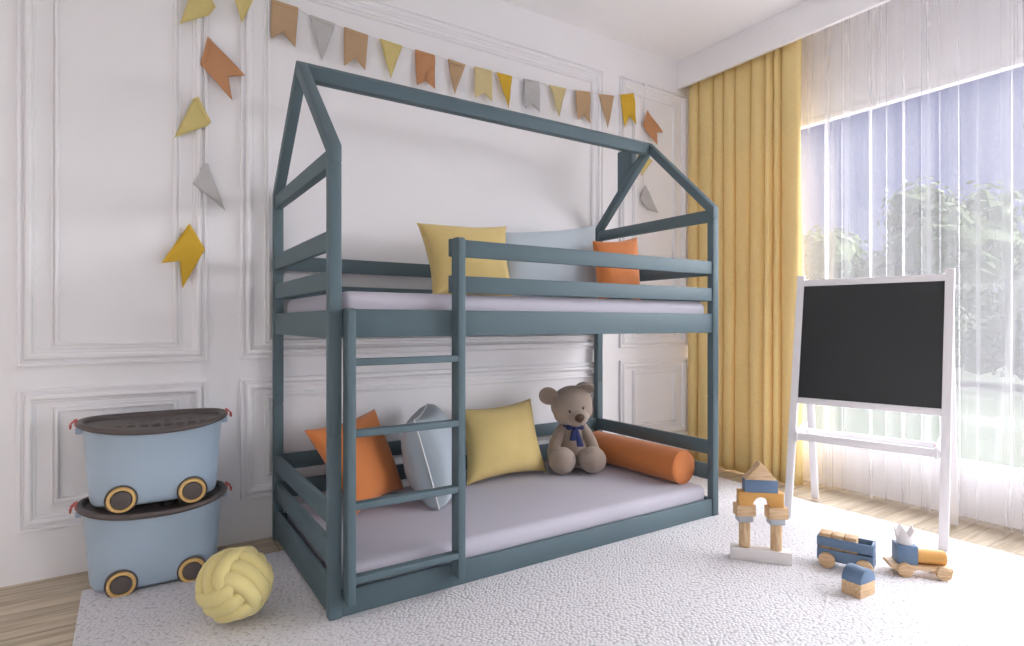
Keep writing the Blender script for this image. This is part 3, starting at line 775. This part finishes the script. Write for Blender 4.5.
def sheer_curtain(y0, y1, seed, label):
    bm = bmesh.new(); rnd = random.Random(seed)
    z0, z1 = .014, 2.97; Z = 16
    prof = []; s = 0.; ln_ = y0-y1
    while s < ln_:
        p = rnd.choice([.05, .08, .11, .16, .22]); a = rnd.uniform(.006, .016); K = 12
        for i in range(K):
            f = i/K; prof.append((s+p*f, -a*math.sin(PI*f)))
        s += p
        q = rnd.choice([.004, .006, .010, .014, .024])     # a tight pleat: three layers of voile
        for i in range(6): prof.append((s+q*i/5, .002))
        for i in range(6): prof.append((s+q*(1-i/5), .009))
        for i in range(6): prof.append((s+q*i/5, .016-.016*i/5))
        s += q
    rows = []
    for j in range(Z+1):
        tz = j/Z; z = z1+(z0-z1)*tz
        rows.append([bm.verts.new((3.09+d*(.7+.5*tz)+.012*noise.noise(Vector((q*2, tz*1.2, seed))), y0-q+.012*tz*noise.noise(Vector((q*3, tz, seed+4))), z)) for q, d in prof])
    for j in range(Z):
        for i in range(len(prof)-1): bm.faces.new([rows[j][i], rows[j][i+1], rows[j+1][i+1], rows[j+1][i]])
    o = obj('sheer_curtain', bm, M['sheer'], smooth=180)
    return tag(o, label, 'sheer curtain')
sheer_curtain(.75, -4.2, 5, 'translucent white voile curtain hanging in front of the whole window')

# ------------------------------------------------------------------ bunting
FL = dict(
F1=('fy', [(-.392,2.382),(-.273,2.461),(-.247,2.503),(-.31,2.622),(-.33,2.601)], 'pale yellow pennant above the large orange flag, topmost of the left hanging row', 2),
F4=('fy', [(-.413,1.873),(-.283,1.949),(-.265,1.972),(-.318,2.079),(-.338,2.063)], 'pale yellow sideways pennant hanging left of the bed, below the orange flag', 2),
F2=('fy', [(-.137,2.459),(-.183,2.625),(-.063,2.638)], 'pale yellow triangular flag just left of the first tan swallowtail in the top row', 1),
F3=('fo', [(-.279,2.363),(-.309,2.228),(-.177,2.087),(-.194,2.194),(-.121,2.214)], 'large orange swallowtail flag tilted in the left hanging row', 0),
F5=('fg', [(-.283,1.784),(-.342,1.678),(-.206,1.568)], 'grey triangular flag tilted in the left hanging row above the golden one', 0),
F6=('fd', [(-.353,1.497),(-.29,1.384),(-.381,1.201),(-.391,1.325),(-.463,1.31)], 'golden yellow swallowtail flag, lowest of the left hanging row', 0),
T1=('ft', [(-.003,2.617),(.123,2.612),(.107,2.408),(.049,2.469),(-.008,2.418)], 'leftmost tan swallowtail of the top row, above the left bed gable', 0),
T2=('fg', [(.177,2.593),(.307,2.582),(.234,2.369)], 'grey triangular flag in the top row right above the left bed gable', 0),
T3=('ft', [(.352,2.579),(.48,2.57),(.459,2.375),(.405,2.427),(.348,2.371)], 'tan swallowtail flag between the grey and the yellow triangle of the top row', 0),
T4=('fy', [(.542,2.569),(.673,2.563),(.602,2.366)], 'pale yellow triangle flag between a tan and an orange swallowtail in the top row', 0),
T5=('fo', [(.748,2.563),(.868,2.56),(.863,2.363),(.806,2.399),(.754,2.362)], 'orange brown swallowtail flag in the top row above the ridge beam', 0),
T6=('ft', [(.95,2.561),(1.066,2.554),(.987,2.359)], 'tan triangle flag between the orange and the cream swallowtail in the top row', 0),
T7=('fc', [(1.123,2.558),(1.245,2.56),(1.242,2.373),(1.184,2.41),(1.122,2.369)], 'cream swallowtail flag beside the golden triangle in the top row', 0),
T8=('fd', [(1.275,2.559),(1.39,2.56),(1.358,2.358)], 'golden yellow triangle flag in the middle of the top row', 0),
T9=('fg', [(1.474,2.566),(1.595,2.573),(1.588,2.373),(1.529,2.416),(1.481,2.378)], 'grey swallowtail flag in the top row right of the golden triangle', 0),
T10=('fc', [(1.673,2.57),(1.811,2.577),(1.745,2.376)], 'cream triangle flag between the grey and a tan swallowtail in the top row', 0),
T11=('ft', [(1.886,2.582),(2.015,2.599),(2.013,2.382),(1.954,2.432),(1.896,2.387)], 'tan swallowtail flag next to the tan triangle at the far end of the top row', 0),
T12=('ft', [(2.088,2.6),(2.23,2.618),(2.164,2.382)], 'tan triangle flag just left of the golden swallowtail at the far end', 0),
T13=('fd', [(2.288,2.637),(2.419,2.675),(2.433,2.454),(2.369,2.502),(2.323,2.415)], 'golden yellow swallowtail flag at the far end of the top row near the hook', 0),
T14=('fo', [(2.555,2.583),(2.51,2.463),(2.648,2.346),(2.644,2.435),(2.706,2.444)], 'orange brown swallowtail flag hanging tilted below the wall hook near the curtain', 0),
T15=('fy', [(2.46,2.285),(2.605,2.222),(2.485,2.095)], 'pale yellow flag peeping out behind the rafters of the right gable', 0),
T16=('fg', [(2.537,2.036),(2.482,1.94),(2.552,1.868),(2.651,1.847)], 'grey triangular flag seen through the right gable, lowest by the curtain', 0))
for key, (mk, pts, lb, h) in FL.items():
    cx_ = sum(p[0] for p in pts)/len(pts); cz_ = sum(p[1] for p in pts)/len(pts)
    bm = bmesh.new(); sd = sum(map(ord, key))
    poly = [bm.verts.new((p[0]-cx_, 0, p[1]-cz_)) for p in pts]
    fc = bm.faces.new(poly); fc.normal_update(); bmesh.ops.triangulate(bm, faces=[fc], ngon_method='EAR_CLIP')
    for _ in range(3): bmesh.ops.subdivide_edges(bm, edges=list(bm.edges), cuts=1, use_grid_fill=True)
    n_ = len(pts); ha, hb = Vector((pts[h % n_][0]-cx_, 0, pts[h % n_][1]-cz_)), Vector((pts[(h+1) % n_][0]-cx_, 0, pts[(h+1) % n_][1]-cz_))
    if key in ('F1', 'F4'): ha, hb = [Vector((pts[i][0]-cx_, 0, pts[i][1]-cz_)) for i in (2, 3)]
    d_ = (hb-ha).normalized()
    for v in bm.verts:
        q = v.co-ha; dist = (q-d_*q.dot(d_)).length
        v.co.y = -.012*(dist/.2)+.012*noise.noise(Vector((v.co.x*9+sd, v.co.z*9, sd)))*min(1, dist/.05)
    y_ = .9735 if key != "F1" else .966
    fo = obj('bunting_flag', bm, M[mk], None, 180, (cx_, y_, cz_))
    s_ = fo.modifiers.new('t', 'SOLIDIFY'); s_.thickness = .002; s_.offset = 0
    tag(fo, lb, 'bunting flag', 'felt flags of the bunting')
    # folded hem along the cord
    bm = bmesh.new(); inw = Vector((-d_.z, 0, d_.x)); 
    if inw.dot(-ha) < 0: inw = -inw
    ln_ = (hb-ha).length; a0, b0 = ha+d_*ln_*.03, hb-d_*ln_*.03
    a1, b1 = a0+inw*.017+d_*.004, b0+inw*.017-d_*.004
    yo, yi = Vector((0, -.0045, 0)), Vector((0, .002, 0))
    hexa(bm, [a1+yi, b1+yi, b1+yo, a1+yo, a0+yi, b0+yi, b0+yo, a0+yo], .0008, 1)
    obj('hem', bm, M[mk], fo)
# cord through the hems
def mid(k, i=0, j=1): p = FL[k][1]; return Vector(((p[i][0]+p[j][0])/2, .976, (p[i][1]+p[j][1])/2))
bm = bmesh.new(); path = []
tops = ['T1','T2','T3','T4','T5','T6','T7','T8','T9','T10','T11','T12','T13']
left = [mid('F6'), mid('F5'), Vector((-.30, .976, 2.03)), mid('F3'), Vector((-.30, .976, 2.56)), Vector((-.262, .976, 2.70))]
path += left
path += [Vector((-.183, .976, 2.632)), Vector((-.063, .976, 2.642))]
for t_ in tops:
    p = FL[t_][1]; path += [Vector((p[0][0], .976, p[0][1]-.004)), Vector((p[1][0], .976, p[1][1]-.004))]
path += [Vector((2.529, .976, 2.752)), mid('T14'), mid('T15'), mid('T16')]
tube(bm, path, .0013, 6)
tag(obj('bunting_string', bm, M['cord']), 'thin white cord carrying the felt flags along the panelled wall', 'cord')
bm = bmesh.new(); lathe(bm, [(0, 0), (.016, 0), (.016, .006), (.009, .010), (.009, .022), (.015, .026), (.016, .034), (.012, .040), (0, .041)], Matrix.Translation((2.529, 1.0, 2.762)) @ rot('X', 90), 24)
tag(obj('wall_peg', bm, M['trimw']), 'small white wall peg on the panel near the curtain holding the bunting cord', 'wall peg')

# ------------------------------------------------------------------ garden outside
bm = bmesh.new(); box(bm, 3.3, 6.7, -8, 6, -.7, -.55, .01); o = obj('bounce_slab', bm, M['trimw']); o['kind'] = 'structure'  # unseen pale slab, added to bounce daylight up to the ceiling
bm = bmesh.new(); box(bm, 3.6, 70, -50, 50, -.75, -.6, 0); o = obj('lawn', bm, M['lawn']); o['kind'] = 'structure'
def tree(name, x, y, h, w, m, seed, label, leaves=2600, trunk=.35, low=.25):
    rnd = random.Random(seed); root = thing(name, label, 'tree' if 'tree' in name else 'hedge', (x, y, -.6), 0, 'trees in the garden' if 'tree' in name else 'garden hedge')
    bm = bmesh.new(); tube(bm, [(0, 0, 0), (.03*w, 0, h*.3), (-.02*w, .02*w, h*.7)], lambda i: (.05, .035, .012)[i]*h, 10); obj('trunk', bm, M['bark'], root, 180)
    bm = bmesh.new(); blobs = []
    for _ in range(16):
        a = rnd.uniform(0, 2*PI); q = rnd.uniform(0, .62)*w/2; zz = rnd.uniform(low, .84)*h
        q *= 1-.55*max(0, (zz/h-.5))
        blobs.append((Vector((q*math.cos(a), q*math.sin(a), zz)), rnd.uniform(.16, .25)*w))
    for b_, r_ in blobs: ell(bm, b_, (r_*.78, r_*.78, r_*.7), None, 14, 9)
    for v in bm.verts: v.co += Vector((noise.noise(v.co*1.4), noise.noise(v.co*1.4+Vector((9, 0, 0))), noise.noise(v.co*1.4+Vector((0, 9, 0)))))*.12*w
    for i in range(leaves):
        b_, r_ = blobs[i % len(blobs)]
        d = Vector((rnd.gauss(0, 1), rnd.gauss(0, 1), rnd.gauss(0, 1))).normalized()
        p = b_+d*r_*rnd.uniform(.75, 1.12)
        if p.z < .05*h: continue
        u = Vector((rnd.gauss(0, 1), rnd.gauss(0, 1), rnd.gauss(0, 1))).normalized(); v = u.cross(d).normalized() if u.cross(d).length > .01 else Vector((1, 0, 0))
        s = rnd.uniform(.015, .03)*h
        q = [p-v*s, p+u*s*.5, p+v*s, p-u*s*.5]
        bm.faces.new([bm.verts.new(t) for t in q])
    obj('crown', bm, m, root, 0)
tree('garden_tree', 25.0, 8.1, 7.1, 6.4, M['leafa'], 3, 'broad tall green tree seen through the voile above the chalkboard', 3600, low=.10)
tree('garden_tree', 28.4, 14.4, 6.9, 6.2, M['leafb'], 6, 'lower olive tree behind the voile next to the yellow curtain', 2600, low=.10)
tree('garden_tree', 19.4, 3.2, 4.4, 4.2, M['leafa'], 9, 'low green tree at the picture edge behind the voile, right of the chalkboard', 2600, low=.10)
bm = bmesh.new(); rnd = random.Random(4)
for i in range(46):
    y = -12+i*.9
    ell(bm, (34+rnd.uniform(-.3, .3), y, .8), (.9, .8, 2.0+rnd.uniform(-.25, .3)), None, 12, 8)
for v in bm.verts: v.co += Vector((noise.noise(v.co*1.8), noise.noise(v.co*1.8+Vector((9, 0, 0))), noise.noise(v.co*1.8+Vector((0, 9, 0)))))*.4
tag(obj('garden_hedge', bm, M['leafc'], smooth=0), 'long pale green hedge at the end of the lawn behind the trees', 'hedge')

# ------------------------------------------------------------------ light
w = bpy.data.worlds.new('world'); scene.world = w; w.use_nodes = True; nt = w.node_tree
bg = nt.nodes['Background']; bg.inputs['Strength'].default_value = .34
tc = nt.nodes.new('ShaderNodeTexCoord'); sx = nt.nodes.new('ShaderNodeSeparateXYZ'); nt.links.new(tc.outputs['Generated'], sx.inputs[0])
rp = nt.nodes.new('ShaderNodeValToRGB'); e = rp.color_ramp.elements
mr = nt.nodes.new('ShaderNodeMapRange'); mr.inputs['From Min'].default_value = -1; mr.inputs['From Max'].default_value = 1; nt.links.new(sx.outputs['Z'], mr.inputs['Value']); nt.links.new(mr.outputs[0], rp.inputs[0])
e[0].position = 0; e[0].color = (.62, .60, .57, 1); e[1].position = 1; e[1].color = (.30, .35, .80, 1)
for p, c in ((.49, (.72, .72, .72, 1)), (.51, (.62, .66, .92, 1)), (.60, (.36, .41, .85, 1))):
    q = e.new(p); q.color = c
n = nt.nodes.new('ShaderNodeTexNoise'); n.inputs['Scale'].default_value = 3.2; n.inputs['Detail'].default_value = 6; n.inputs['Roughness'].default_value = .6
mp = nt.nodes.new('ShaderNodeMapping'); mp.inputs['Scale'].default_value = (1, 1, 4); nt.links.new(tc.outputs['Generated'], mp.inputs['Vector']); nt.links.new(mp.outputs[0], n.inputs['Vector'])
cr_ = nt.nodes.new('ShaderNodeMapRange'); cr_.inputs['From Min'].default_value = .56; cr_.inputs['From Max'].default_value = .8; cr_.inputs['To Max'].default_value = .6; nt.links.new(n.outputs['Fac'], cr_.inputs['Value'])
mx = nt.nodes.new('ShaderNodeMix'); mx.data_type = 'RGBA'; mx.inputs['B'].default_value = (.85, .85, .95, 1); nt.links.new(cr_.outputs[0], mx.inputs['Factor']); nt.links.new(rp.outputs[0], mx.inputs['A'])
# sky brightened away from the window, added as fill light for the room
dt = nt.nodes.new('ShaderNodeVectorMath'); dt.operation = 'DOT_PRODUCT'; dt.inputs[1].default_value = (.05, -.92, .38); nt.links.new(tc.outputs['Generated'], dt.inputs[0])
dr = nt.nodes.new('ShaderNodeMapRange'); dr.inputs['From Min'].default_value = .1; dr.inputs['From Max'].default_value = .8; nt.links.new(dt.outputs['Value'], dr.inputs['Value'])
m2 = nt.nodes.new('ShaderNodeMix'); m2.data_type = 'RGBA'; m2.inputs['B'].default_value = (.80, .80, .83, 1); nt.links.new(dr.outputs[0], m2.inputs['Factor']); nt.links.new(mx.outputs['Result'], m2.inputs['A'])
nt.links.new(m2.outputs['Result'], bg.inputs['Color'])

s = bpy.data.lights.new('sky_light', 'SUN'); s.energy = 20; s.angle = math.radians(110); s.color = (.965, .97, 1.02)
so = bpy.data.objects.new('sky_light', s); COL.objects.link(so)
so.rotation_euler = Vector((-1, .12, -.22)).to_track_quat('-Z', 'Y').to_euler()

scene.view_settings.view_transform = 'Standard'; scene.view_settings.look = 'None'; scene.view_settings.gamma = 1
scene.view_settings.use_curve_mapping = False
scene.view_settings.exposure = 0.38
cy = scene.cycles; cy.use_denoising = True; cy.max_bounces = 12; cy.diffuse_bounces = 8; cy.transparent_max_bounces = 24
